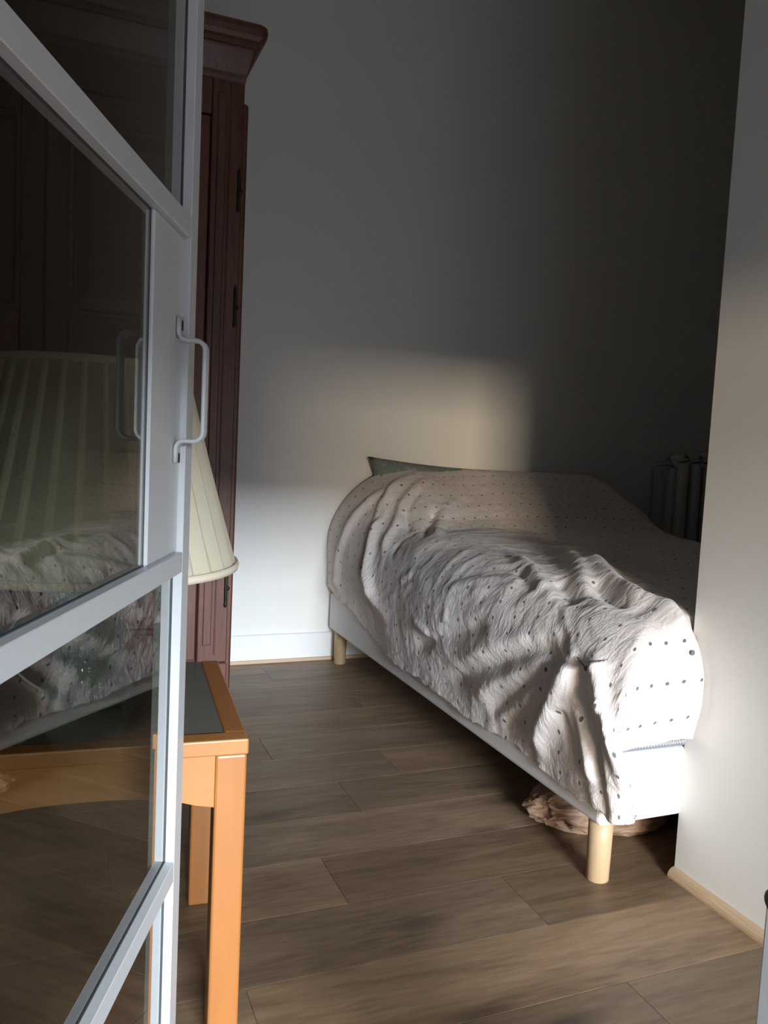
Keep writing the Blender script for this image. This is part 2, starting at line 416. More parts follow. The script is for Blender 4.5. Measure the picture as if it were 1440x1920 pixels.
# front wall behind the camera with the window the daylight comes through
WX0, WX1, WZ0, WZ1, SH = -0.32, 1.30, 0.06, 2.25, 1.45
bm = bmesh.new()
add_box(bm, X0, WX0, Y0 - T, Y0, -0.1, ZC); add_box(bm, WX1, X1, Y0 - T, Y0, -0.1, ZC)
add_box(bm, WX0, WX1, Y0 - T, Y0, WZ1, ZC); add_box(bm, WX0, WX1, Y0 - T, Y0, -0.1, WZ0)
structure(link('wall_front', bm_mesh(bm, 'wall_front'), M['wall']))
win = structure(empty('window_1', ((WX0 + WX1) / 2, Y0 - 0.06, WZ0)), 'tall window with its roller shutter half lowered')
wl = (WX1 - WX0) / 2
bm = bmesh.new()
for a, b_ in ((-wl, -wl + 0.05), (wl - 0.05, wl)):
    add_box(bm, a, b_, -0.03, 0.03, 0.0, WZ1 - WZ0)
add_box(bm, -wl, wl, -0.03, 0.03, 0.0, 0.05); add_box(bm, -wl, wl, -0.03, 0.03, WZ1 - WZ0 - 0.05, WZ1 - WZ0)
link('window_frame', bm_mesh(bm, 'window_frame'), M['door_paint'], win)
nsl = 16; sh = (WZ1 - SH) / nsl
sl_me = None
for k in range(nsl):
    if sl_me is None:
        bm = bmesh.new(); add_box(bm, -wl + 0.01, wl - 0.01, -0.052, -0.040, 0.0, sh + 0.001, 0.003, 1); sl_me = bm_mesh(bm, 'shutter_slat')
    o = link('shutter_slat', sl_me, M['shutter'], win); o.location.z = SH - WZ0 + k * sh

# baseboards
bb = structure(empty('baseboard_back', (1.2, Y1, 0)), 'white skirting board with a thin oak strip under the bedroom wall')
bm = bmesh.new(); add_box(bm, X0 - 1.2, X1 - 1.2, -0.014, 0.0, 0.012, 0.128, 0.003, 1)
link('skirting_board', bm_mesh(bm, 'skirting_board'), M['white_trim'], bb)
bm = bmesh.new(); add_box(bm, X0 - 1.2, X1 - 1.2, -0.024, 0.0, 0.0, 0.016, 0.003, 2)
link('floor_strip', bm_mesh(bm, 'floor_strip'), M['beech_trim'], bb)
bm = bmesh.new()
prof = [(XP - 0.0, 0.0), (XP - 0.020, 0.0), (XP - 0.020, 0.006), (XP - 0.017, 0.013), (XP - 0.011, 0.019), (XP - 0.004, 0.022), (XP, 0.022)]
v0 = [bm.verts.new((a, Y0 + 0.01, b_)) for a, b_ in prof]; v1 = [bm.verts.new((a, YP - 0.002, b_)) for a, b_ in prof]
bm.faces.new(v0); bm.faces.new(v1[::-1])
for i in range(len(prof)):
    bm.faces.new((v0[i], v1[i], v1[(i+1) % len(prof)], v0[(i+1) % len(prof)]))
bmesh.ops.recalc_face_normals(bm, faces=bm.faces[:])
structure(link('trim_1', bm_mesh(bm, 'trim_1'), M['oak_trim']), 'light oak quarter-round strip at the foot of the partition wall')

# ======================= the glass door =======================
# local frame: +x along the leaf from hinge to free edge, +y to the left, z up ; right face is -y
S0, S1 = 0.26, 1.085
door = structure(empty('door_1', HINGE, math.atan2(DY, DX)), 'white steel-framed glazed door standing open, with bar handles')
W_ = S1 - S0; HT = 0.0155; DH = 2.10
rails = [(0.012, 0.10), (0.392, 0.420), (0.819, 0.846), (1.249, 1.276), (1.68, 1.707), (DH - 0.035, DH)]
st = 0.035
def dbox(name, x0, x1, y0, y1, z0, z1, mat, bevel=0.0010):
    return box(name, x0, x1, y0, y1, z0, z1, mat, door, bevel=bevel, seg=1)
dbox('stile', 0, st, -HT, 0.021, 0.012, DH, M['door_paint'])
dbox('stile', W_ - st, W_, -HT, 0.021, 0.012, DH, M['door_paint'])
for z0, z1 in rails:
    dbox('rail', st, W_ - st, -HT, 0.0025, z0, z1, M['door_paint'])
LP0 = 0.918 - S0
for (za, zb) in [(rails[i][1], rails[i+1][0]) for i in range(len(rails) - 1)]:
    xe = LP0 + 0.001 if abs(za - 0.846) < 1e-3 else W_ - st
    dbox('pane', st, xe, -0.002, 0.002, za, zb, M['glass'], bevel=0)
    # thin rubber gasket where the pane meets the frame
    bm = bmesh.new()
    ya, yb = -0.0036, -0.002
    add_box(bm, xe - 0.0012, xe, ya, yb, za, zb); add_box(bm, st, st + 0.0012, ya, yb, za, zb)
    add_box(bm, st, xe, ya, yb, za, za + 0.0010); add_box(bm, st, xe, ya, yb, zb - 0.0010, zb)
    link('gasket', bm_mesh(bm, 'gasket'), M['gasket'], door)
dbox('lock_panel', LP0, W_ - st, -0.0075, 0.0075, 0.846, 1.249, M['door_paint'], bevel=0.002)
def handle(side, xc):
    z1, z0, out = 1.118, 0.992, 0.044
    y0 = 0.0075
    pts = []
    pts += [(xc, y0 + 0.0028, z1 + 0.028), (xc, y0 + 0.0028, z1 + 0.012)]
    for k in range(5):
        t = k / 4 * math.pi / 2
        pts.append((xc, y0 + 0.0028 + 0.010 * (1 - math.cos(t)), z1 + 0.010 - 0.010 * math.sin(t)))
    for k in range(6):
        t = k / 5 * math.pi / 2
        pts.append((xc, out - 0.012 + 0.012 * math.sin(t), z1 - 0.012 + 0.012 * math.cos(t)))
    for k in range(6):
        t = k / 5 * math.pi / 2
        pts.append((xc, out - 0.012 + 0.012 * math.cos(t), z0 + 0.012 - 0.012 * math.sin(t)))
    for k in range(5):
        t = k / 4 * math.pi / 2
        pts.append((xc, y0 + 0.0128 - 0.010 * math.sin(t), z0 - 0.010 + 0.010 * math.cos(t)))
    pts += [(xc, y0 + 0.0028, z0 - 0.028)]
    pts = [(p[0], p[1] * side, p[2]) for p in pts]
    h_ = tube('handle', pts, 0, M['door_paint'], door, seg=12, squash=((1, 0, 0), 0.010, 0.0028))
    for zz in (z1 + 0.020, z0 - 0.020):
        ys = sorted((side * (y0 + 0.0050), side * (y0 + 0.0066)))
        box('screw', xc - 0.0025, xc + 0.0025, ys[0], ys[1], zz - 0.008, zz + 0.004, M['iron'], h_)
handle(-1, 1.026 - S0)
handle(1, 0.966 - S0)
for zz in (0.25, 1.05, 1.85):
    o = lathe('hinge', [(0.008, -0.045), (0.009, -0.040), (0.009, 0.040), (0.008, 0.045)], M['door_paint'], door, 14)
    o.location = (-0.009, 0.0, zz)

# ======================= armoire =======================
AX0, AX1, AY0, AY1 = -0.72, 0.615, 3.05, 3.43
AZ = 2.30
ac = (AX0 + AX1) / 2
arm = tag(empty('armoire', (ac, (AY0 + AY1) / 2, 0)), 'tall dark red-brown carved wooden armoire with a moulded cornice', 'armoire')
def abox(name, x0, x1, y0, y1, z0, z1, mat='armoire', parent=None, bevel=0.004):
    cx, cy = ac, (AY0 + AY1) / 2
    return box(name, x0 - cx, x1 - cx, y0 - cy, y1 - cy, z0, z1, M[mat], parent or arm, bevel=bevel, seg=1)
abox('carcass', AX0 + 0.01, AX1 - 0.006, AY0 + 0.035, AY1, 0.10, AZ, 'armoire')
abox('side_panel', AX1 - 0.010, AX1 + 0.026, AY0 + 0.045, AY1 - 0.01, 0.0, 2.235, 'armoire', bevel=0.008)
abox('plinth', AX0, AX1, AY0 - 0.01, AY1 - 0.01, 0.0, 0.13, 'armoire')
for xa, xb in ((AX1 - 0.115, AX1), (AX0, AX0 + 0.115)):
    p_ = abox('post', xa, xb, AY0, AY0 + 0.05, 0.13, AZ)
    abox('post_bead', xb - 0.052, xb - 0.046, AY0 - 0.004, AY0 + 0.002, 0.16, AZ - 0.02, 'armoire', p_, 0.002)
    abox('carved_fillet', xa + 0.020, xa + 0.052, AY0 - 0.006, AY0 + 0.002, 0.20, AZ - 0.06, 'armoire', p_, 0.003)
abox('frieze', AX0 + 0.115, AX1 - 0.115, AY0 + 0.004, AY0 + 0.05, 2.16, AZ)
# two doors, each with stiles, rails and two raised panels
dx0, dx1 = AX0 + 0.119, AX1 - 0.119
mid = (dx0 + dx1) / 2
def arm_door(xa, xb, hs):
    d_ = empty('door'); d_.parent = arm
    sw = 0.075; yf = AY0 + 0.010
    zr = [(0.14, 0.25), (1.22, 1.40), (2.05, 2.155)]
    abox('door_stile', xa, xa + sw, yf, yf + 0.03, 0.14, 2.155, 'armoire', d_)
    abox('door_stile', xb - sw, xb, yf, yf + 0.03, 0.14, 2.155, 'armoire', d_)
    for z0, z1 in zr:
        abox('door_rail', xa + sw, xb - sw, yf + 0.001, yf + 0.03, z0, z1, 'armoire', d_)
    for z0, z1 in ((0.25, 1.22), (1.40, 2.05)):
        bm = bmesh.new()
        cx, cy = ac, (AY0 + AY1) / 2
        loops = []
        for ins, dep in ((0.0, 0.004), (0.014, 0.004), (0.020, 0.018), (0.028, 0.018), (0.065, 0.006), (0.072, 0.006)):
            loops.append([bm.verts.new((x - cx, yf + dep - cy, z)) for x, z in ((xa + sw + ins, z0 + ins), (xb - sw - ins, z0 + ins), (xb - sw - ins, z1 - ins), (xa + sw + ins, z1 - ins))])
        for a, b_ in zip(loops, loops[1:]):
            for k in range(4):
                bm.faces.new((a[k], a[(k+1) % 4], b_[(k+1) % 4], b_[k]))
        bm.faces.new(loops[-1])
        link('door_panel', bm_mesh(bm, 'door_panel'), M['armoire'], d_)
    return d_
arm_door(dx0, mid - 0.002, -1); arm_door(mid + 0.002, dx1, 1)
# cornice: moulded profile swept round three sides
prof = [(0.0, 2.285), (0.004, 2.300), (0.006, 2.312), (0.022, 2.350), (0.034, 2.385), (0.036, 2.392), (0.044, 2.395), (0.046, 2.410), (0.056, 2.416), (0.064, 2.430), (0.068, 2.450), (0.066, 2.466), (0.056, 2.476), (0.040, 2.482), (0.0, 2.488)]
bm = bmesh.new(); cx, cy = ac, (AY0 + AY1) / 2
loops = []
for off, z in prof:
    ox0, ox1, oy0, oy1 = AX0 - off, AX1 + off, AY0 - off, AY1 - 0.005
    r_ = min(0.02, off * 0.4 + 0.001)
    pts = [(ox0, oy1)]
    for k in range(4):
        t = math.pi + k / 3 * math.pi / 2; pts.append((ox0 + r_ + r_ * math.cos(t), oy0 + r_ + r_ * math.sin(t)))
    for k in range(4):
        t = 1.5 * math.pi + k / 3 * math.pi / 2; pts.append((ox1 - r_ + r_ * math.cos(t), oy0 + r_ + r_ * math.sin(t)))
    pts.append((ox1, oy1))
    loops.append([bm.verts.new((x - cx, y - cy, z)) for x, y in pts])
n = len(loops[0])
for a, b_ in zip(loops, loops[1:]):
    for k in range(n):
        bm.faces.new((a[k], a[(k+1) % n], b_[(k+1) % n], b_[k]))
bm.faces.new(loops[0][::-1]); bm.faces.new(loops[-1])
bmesh.ops.recalc_face_normals(bm, faces=bm.faces[:])
link('cornice', bm_mesh(bm, 'cornice'), M['armoire'], arm)
# carved crest standing behind the cornice
abox('crest', AX1 - 0.45, AX1 - 0.150, AY0 + 0.06, AY0 + 0.09, 2.485, 2.56, 'armoire', None, 0.012)
# pin hinges on the right edge
for zc in (0.42, 1.48, 1.90):
    bm = bmesh.new()
    add_lathe(bm, [(0.001, -0.075), (0.006, -0.070), (0.007, -0.060), (0.005, -0.055), (0.006, -0.05), (0.006, 0.05), (0.005, 0.055), (0.007, 0.060), (0.006, 0.068), (0.003, 0.076), (0.001, 0.085)], 12)
    add_lathe(bm, [(0.001, -0.009), (0.006, -0.006), (0.008, 0.0), (0.006, 0.006), (0.001, 0.009)], 12, 0.008, 0)
    o = link('pin_hinge', bm_mesh(bm, 'pin_hinge', True), M['iron'], arm)
    o.location = (AX1 - 0.012 - cx, AY0 - 0.004 - cy, zc)

# ======================= side table =======================
TZ = 0.52
TA = math.radians(-4.3)
tab = tag(empty('side_table', (0.29, 1.235, 0), TA), 'orange beech side table with an inset smoked glass top', 'table')
TW, TD = 0.50, 0.47      # local: corner at origin, x from -TW to 0, y from 0 to TD
th = 0.026; bw = 0.036
def tbox(name, x0, x1, y0, y1, z0, z1, mat='table', bevel=0.003, parent=None):
    return box(name, x0, x1, y0, y1, z0, z1, M[mat], parent or tab, bevel=bevel, seg=2)
tbox('top_rail', -TW, 0, 0, bw, TZ - th, TZ, 'table_x')
tbox('top_rail', -TW, 0, TD - bw, TD, TZ - th, TZ - 0.011, 'table_x')
tbox('top_rail', -bw, 0, bw, TD - 0.001, TZ - th, TZ - 0.0004, 'table')
tbox('top_rail', -TW, -TW + bw, bw, TD - 0.001, TZ - th, TZ - 0.0004, 'table')
tbox('glass_panel', -TW + bw, -bw, bw, TD - 0.002, TZ - 0.010, TZ - 0.002, 'smoked', 0.0)
lw = 0.050
for xa in (-lw - 0.002, -TW + 0.002):
    for ya in (0.002, TD - lw - 0.002):
        tbox('leg', xa, xa + lw, ya, ya + lw, 0.0, TZ - th, 'table', 0.004)
def apron(name, length, along, fixed0, fixed1):
    # shallow arch under the apron: deep next to the legs with a rounded shoulder
    zt = TZ - th; pts = []
    n_ = 28
    for k in range(n_ + 1):
        t = k / n_
        e = min(t, 1 - t) * length
        d = 0.060 + 0.026 * abs(2 * t - 1) ** 2.4 + 0.003 * math.exp(-((e - 0.03) / 0.02) ** 2)
        pts.append((t * length, zt - d))
    pts += [(length, zt), (0, zt)]
    bm = bmesh.new()
    if along == 'x':
        add_prism(bm, [(-TW + 0.052 + a, z) for a, z in pts], 'y', fixed0, fixed1)
    else:
        add_prism(bm, [(0.052 + a, z) for a, z in pts], 'x', fixed0, fixed1)
    return link(name, bm_mesh(bm, name), M['table_x'], tab)
apron('apron', TW - 0.104, 'x', 0.007, 0.027); apron('apron', TW - 0.104, 'x', TD - 0.027, TD - 0.007)
apron('apron', TD - 0.104, 'y', -0.027, -0.007); apron('apron', TD - 0.104, 'y', -TW + 0.007, -TW + 0.027)

# ======================= table lamp =======================
LX, LY = 0.055, 1.49
lamp = tag(empty('table_lamp', (LX, LY, TZ)), 'table lamp with a wide pleated cream shade and a green glass base', 'lamp')
def ldisc(name, prof, mat, seg=40): return lathe(name, prof, mat, lamp, seg)
bm = bmesh.new()
body = [(0.0005, 0.0), (0.062, 0.0), (0.074, 0.006), (0.078, 0.02), (0.070, 0.042), (0.060, 0.060), (0.058, 0.10), (0.061, 0.15), (0.064, 0.19), (0.060, 0.215), (0.036, 0.232), (0.020, 0.240), (0.018, 0.25)]
add_lathe(bm, body, 44)
rr_ = random.Random(5)
for v in bm.verts:
    a = math.atan2(v.co.y, v.co.x); r_ = math.hypot(v.co.x, v.co.y)
    if r_ > 0.03:
        k = 1 + 0.035 * math.sin(a * 7 + v.co.z * 30) + 0.03 * math.sin(a * 3 - v.co.z * 45) + rr_.uniform(-.02, .02)
        v.co.x *= k; v.co.y *= k
link('glass_base', bm_mesh(bm, 'glass_base', False), M['vase'], lamp)
ldisc('stem', [(0.008, 0.245), (0.008, 0.50), (0.010, 0.51), (0.004, 0.52)], M['iron'], 16)
ldisc('bulb_socket', [(0.018, 0.25), (0.018, 0.30), (0.022, 0.31), (0.030, 0.345), (0.026, 0.375), (0.012, 0.392), (0.001, 0.395)], M['shade_trim'], 20)
# pleated shade
SZ0, SZ1, SR0, SR1 = 0.250, 0.590, 0.250, 0.156
NP, SUB = 34, 8
bm = bmesh.new(); rows = []
NZ = 10
for iz in range(NZ + 1):
    t = iz / NZ; z = SZ0 + (SZ1 - SZ0) * t
    R_ = SR0 + (SR1 - SR0) * t - 0.006 * math.sin(math.pi * t)
    ring = []
    for k in range(NP * SUB):
        ph = (k % SUB) / SUB
        am = 0.0075 * (0.45 + 0.55 * math.sin(math.pi * min(1, t * 1.0)))
        saw = (ph / 0.82 if ph < 0.82 else (1 - ph) / 0.18) * am
        a = 2 * math.pi * k / (NP * SUB)
        ring.append(bm.verts.new(((R_ + saw) * math.cos(a), (R_ + saw) * math.sin(a), z)))
    rows.append(ring)
n = NP * SUB
for a, b_ in zip(rows, rows[1:]):
    for k in range(n):
        bm.faces.new((a[k], a[(k+1) % n], b_[(k+1) % n], b_[k]))
sh_me = bm_mesh(bm, 'shade', False)
shade = link('lamp_shade', sh_me, M['shade'], lamp)
sm = shade.modifiers.new('thickness', 'SOLIDIFY'); sm.thickness = 0.0015; sm.offset = -1
def ring_band(name, R_, z0, z1, w):
    bm = bmesh.new()
    pr = [(R_ - w, z0), (R_, z0), (R_ + w * 0.4, (z0 + z1) / 2), (R_, z1), (R_ - w, z1)]
    add_lathe(bm, pr + [pr[0]], 64, cap=False); bmesh.ops.remove_doubles(bm, verts=bm.verts[:], dist=1e-5); bmesh.ops.recalc_face_normals(bm, faces=bm.faces[:])
    return link(name, bm_mesh(bm, name, True), M['shade_trim'], shade)
ring_band('hem_band', SR0 + 0.006, SZ0 - 0.006, SZ0 + 0.007, 0.004)
ring_band('hem_band', SR1 + 0.005, SZ1 - 0.006, SZ1 + 0.006, 0.004)
bm = bmesh.new()
for k in range(3):
    a = 2 * math.pi * k / 3 + 0.4
    add_tube(bm, [(0.006 * math.cos(a), 0.006 * math.sin(a), 0.515), ((SR1 + 0.002) * math.cos(a), (SR1 + 0.002) * math.sin(a), SZ1 - 0.004)], 0.0018, 6)
link('shade_spider', bm_mesh(bm, 'shade_spider'), M['iron'], shade)
# cord loop beside the base
cpts = []
for k in range(25):
    t = k / 24
    cpts.append((-0.058 - 0.075 * math.sin(math.pi * t), 0.0 - 0.02 * math.sin(2 * math.pi * t), 0.012 + 0.19 * t))
cpts = [( -0.05, 0.0, 0.03)] + cpts[1:-1] + [(-0.05, 0.0, 0.20)]
tube('cord', cpts, 0.0022, M['cord'], lamp, 8)

# ======================= bed =======================
BX0, BX1, BY0, BY1 = 1.158, 2.558, 1.444, 3.444
BZ0, BZ1 = 0.150, 0.318
bed = tag(empty('bed_base', ((BX0 + BX1) / 2, (BY0 + BY1) / 2, 0)), 'white upholstered bed base on round beech legs', 'bed base')
bcx, bcy = bed.location.x, bed.location.y
bm = bmesh.new(); add_box(bm, BX0 - bcx, BX1 - bcx, BY0 - bcy, BY1 - bcy, BZ0, BZ1, 0.012, 3)
body_o = link('body', bm_mesh(bm, 'body', False), M['base_cloth'], bed)
# piped seam down the corners
bm = bmesh.new(); add_tube(bm, [(BX0 + 0.032 - bcx, BY0 - 0.0005 - bcy, BZ0 + 0.006), (BX0 + 0.032 - bcx, BY0 - 0.0005 - bcy, BZ1 - 0.006)], 0.0022, 8)
link('corner_seam', bm_mesh(bm, 'corner_seam', True), M['base_cloth'], body_o)
leg_me = None
for xa in (BX0 + 0.040, BX1 - 0.040):
    for ya in (BY0 + 0.045, BY1 - 0.060):
        if leg_me is None:
            bm = bmesh.new(); add_lathe(bm, [(0.0255, 0.0), (0.027, 0.002), (0.0285, 0.10), (0.0290, 0.153)], 32); leg_me = bm_mesh(bm, 'leg', True)
        o = link('leg', leg_me, M['leg'], bed); o.location = (xa - bcx, ya - bcy, 0)

mat_o = tag(empty('mattress', (bcx, bcy, BZ1)), 'white mattress with a grey zip along its lower edge', 'mattress')
bm = bmesh.new(); add_box(bm, BX0 + 0.012 - bcx, BX1 - 0.012 - bcx, BY0 + 0.004 - bcy, BY1 - bcy, 0.0, 0.205, 0.03, 4)
link('cover', bm_mesh(bm, 'cover', True), M['mattress'], mat_o)
# zip: two tapes with teeth along the foot edge
zy = BY0 + 0.002 - bcy
zp = link('zip_tape', (lambda b: (add_box(b, BX0 + 0.03 - bcx, XP + 0.02 - bcx, zy - 0.0015, zy + 0.006, 0.006, 0.024), bm_mesh(b, 'zip_tape'))[1])(bmesh.new()), M['zip'], mat_o)
bm = bmesh.new()
for k in range(52):
    xa = BX0 + 0.035 - bcx + k * 0.0043
    add_box(bm, xa, xa + 0.0022, zy - 0.0035, zy, 0.011 + 0.002 * (k % 2), 0.018 + 0.002 * (k % 2))
tt = link('zip_teeth', bm_mesh(bm, 'zip_teeth'), M['door_paint'], zp); tt['kind'] = 'stuff'

# pillow standing at the head, mostly under the duvet
def pillow_mesh():
    bm = bmesh.new(); n = 26; V = {}
    w, h_, t = 0.37, 0.186, 0.078
    for s in (1, -1):
        for i in range(n + 1):
            for j in range(n + 1):
                a = i / n * 2 - 1; b_ = j / n * 2 - 1
                edge = (1 - a ** 4) * (1 - b_ ** 4)
                th_ = t * max(edge, 0) ** 0.45
                pin = 1 - 0.07 * (1 - a * a) * abs(b_) ** 3
                pin2 = 1 - 0.13 * (1 - b_ * b_) * abs(a) ** 4
                x = a * w * pin2; z = b_ * h_ * pin
                if i in (0, n) or j in (0, n):
                    key = (0, i, j)
                else: key = (s, i, j)
                if key not in V:
                    wr = 0.004 * math.sin(a * 9 + b_ * 13) * edge
                    V[key] = bm.verts.new((x, s * (th_ + wr) if key[0] else 0.0, z))
        g = lambda i, j: V.get((0, i, j)) or V[(s, i, j)]
        for i in range(n):
            for j in range(n):
                q = [g(i, j), g(i+1, j), g(i+1, j+1), g(i, j+1)]
                bm.faces.new(q if s < 0 else q[::-1])
    return bm_mesh(bm, 'pillow', True)
pil = tag(link('pillow', pillow_mesh(), M['pillow']), 'grey-green patterned pillow corner showing above the duvet at the wall', 'pillow')
pil.location = (1.655, 3.37, 0.738); pil.rotation_euler = (math.radians(-8), math.radians(3.2), 0)

# ---------- duvet sheet -------------------------------------------------
def sstep(e0, e1, x):
    t = np.clip((x - e0) / (e1 - e0), 0, 1)
    return t * t * (3 - 2 * t)

def lattice_noise(x, y, seed):
    rs = np.random.RandomState(seed)
    tab = rs.rand(64, 64) * 2 - 1
    xi = np.floor(x).astype(int); yi = np.floor(y).astype(int)
    fx = x - xi; fy = y - yi
    fx = fx ** 3 * (fx * (fx * 6 - 15) + 10); fy = fy ** 3 * (fy * (fy * 6 - 15) + 10)
    g = lambda i, j: tab[i % 64, j % 64]
    return ((g(xi, yi) * (1 - fx) + g(xi + 1, yi) * fx) * (1 - fy)
            + (g(xi, yi + 1) * (1 - fx) + g(xi + 1, yi + 1) * fx) * fy)

XL, XR, YF, YH = 1.122, 2.615, 1.372, 3.452
H_Y = [1.30, 1.40, 1.50, 1.60, 1.75, 2.0, 2.4, 2.70, 2.82, 2.92, 3.02, 3.12, 3.20, 3.28, 3.35, 3.40, 3.46]
H_Z = [0.60, 0.61, 0.632, 0.645, 0.65, 0.648, 0.652, 0.660, 0.672, 0.700, 0.752, 0.806, 0.844, 0.874, 0.889, 0.890, 0.876]
_ys = np.linspace(1.3, 3.46, 800)
_arc = np.concatenate([[0], np.cumsum(np.hypot(np.diff(_ys), np.diff(np.interp(_ys, H_Y, H_Z))))])
HEM_Y = [1.30, 1.43, 1.6, 1.85, 2.5, 2.85, 3.0, 3.15, 3.46]
HEM_Z = [0.195, 0.20, 0.190, 0.202, 0.218, 0.240, 0.270, 0.302, 0.345]
RF = 0.13

def duvet_base(u, v):
    """u in [-1,2]: -1..0 left overhang, 0..1 top, 1..2 right overhang; v in [-1,1]: -1..0 foot overhang, 0..1 top"""
    LF = RF * np.pi / 2 + (0.61 - RF - 0.352)
    b = np.where(v < 0, v * LF, v * (YH - YF - RF))
    th = np.clip(-b / RF, 0, np.pi / 2)
    y = np.where(b > 0, YF + RF + b, YF + RF - RF * np.sin(th))
    gy = np.where(b > 0, 0, RF * (1 - np.cos(th)) + np.maximum(-b - RF * np.pi / 2, 0))
    H = np.interp(y, H_Y, H_Z)
    zh = np.interp(y, HEM_Y, HEM_Z)
    rl = 0.19 + 0.20 * sstep(2.6, 3.3, y)
    rr = 0.16
    LL = rl * np.pi / 2 + np.maximum(H - rl - zh, 0.02)
    LR = rr * np.pi / 2 + 0.16
    wtop = XR - XL - rl - rr
    a = np.where(u < 0, u * LL, np.where(u > 1, wtop + (u - 1) * LR, u * wtop))
    thl = np.clip(-a / rl, 0, np.pi / 2)
    thr = np.clip((a - wtop) / rr, 0, np.pi / 2)
    x = XL + rl + np.clip(a, 0, wtop) - rl * np.sin(thl) + rr * np.sin(thr)
    gl = np.where(a < 0, rl * (1 - np.cos(thl)) + np.maximum(-a - rl * np.pi / 2, 0), 0)
    gr = np.where(a > wtop, rr * (1 - np.cos(thr)) + np.maximum(a - wtop - rr * np.pi / 2, 0), 0)
    gx = gl + gr
    p = 4.0
    drop = (gx ** p + gy ** p) ** (1 / p)
    # soft crown across the width and a plumper side
    xm = (x - 1.85) / 0.75
    H2 = H + 0.012 * (1 - xm ** 2)
    z = H2 - drop
    # the corner flap: wraps a little round onto the foot side
    gm = sstep(0.05, 0.30, gy)
    q = gm * sstep(0.10, 0.35, gl)
    x = x + 0.065 * q
    z = np.where(gl > 0.05, np.maximum(z, 0.178 + 0.02 * q), z)
    # side: hang inwards under the bulge
    s = sstep(0.22, 0.46, gl)
    x = x + 0.022 * s
    y = y + 0.022 * sstep(0.16, 0.28, gy) * (1 - 0.4 * sstep(.1, .3, gl))
    # behind the partition the sheet is pressed back
    k = sstep(1.365, 1.41, x)
    y = np.where(y < 1.47, y * (1 - k) + np.maximum(y, 1.462 + 0.008 * (v + 1)) * k, y)
    UVa = a + 0.5
    UVb = np.where(v < 0, b, np.interp(y, _ys, _arc) - np.interp(YF + RF, _ys, _arc)) + 0.5
    return x, y, z, UVa, UVb, gx, gy
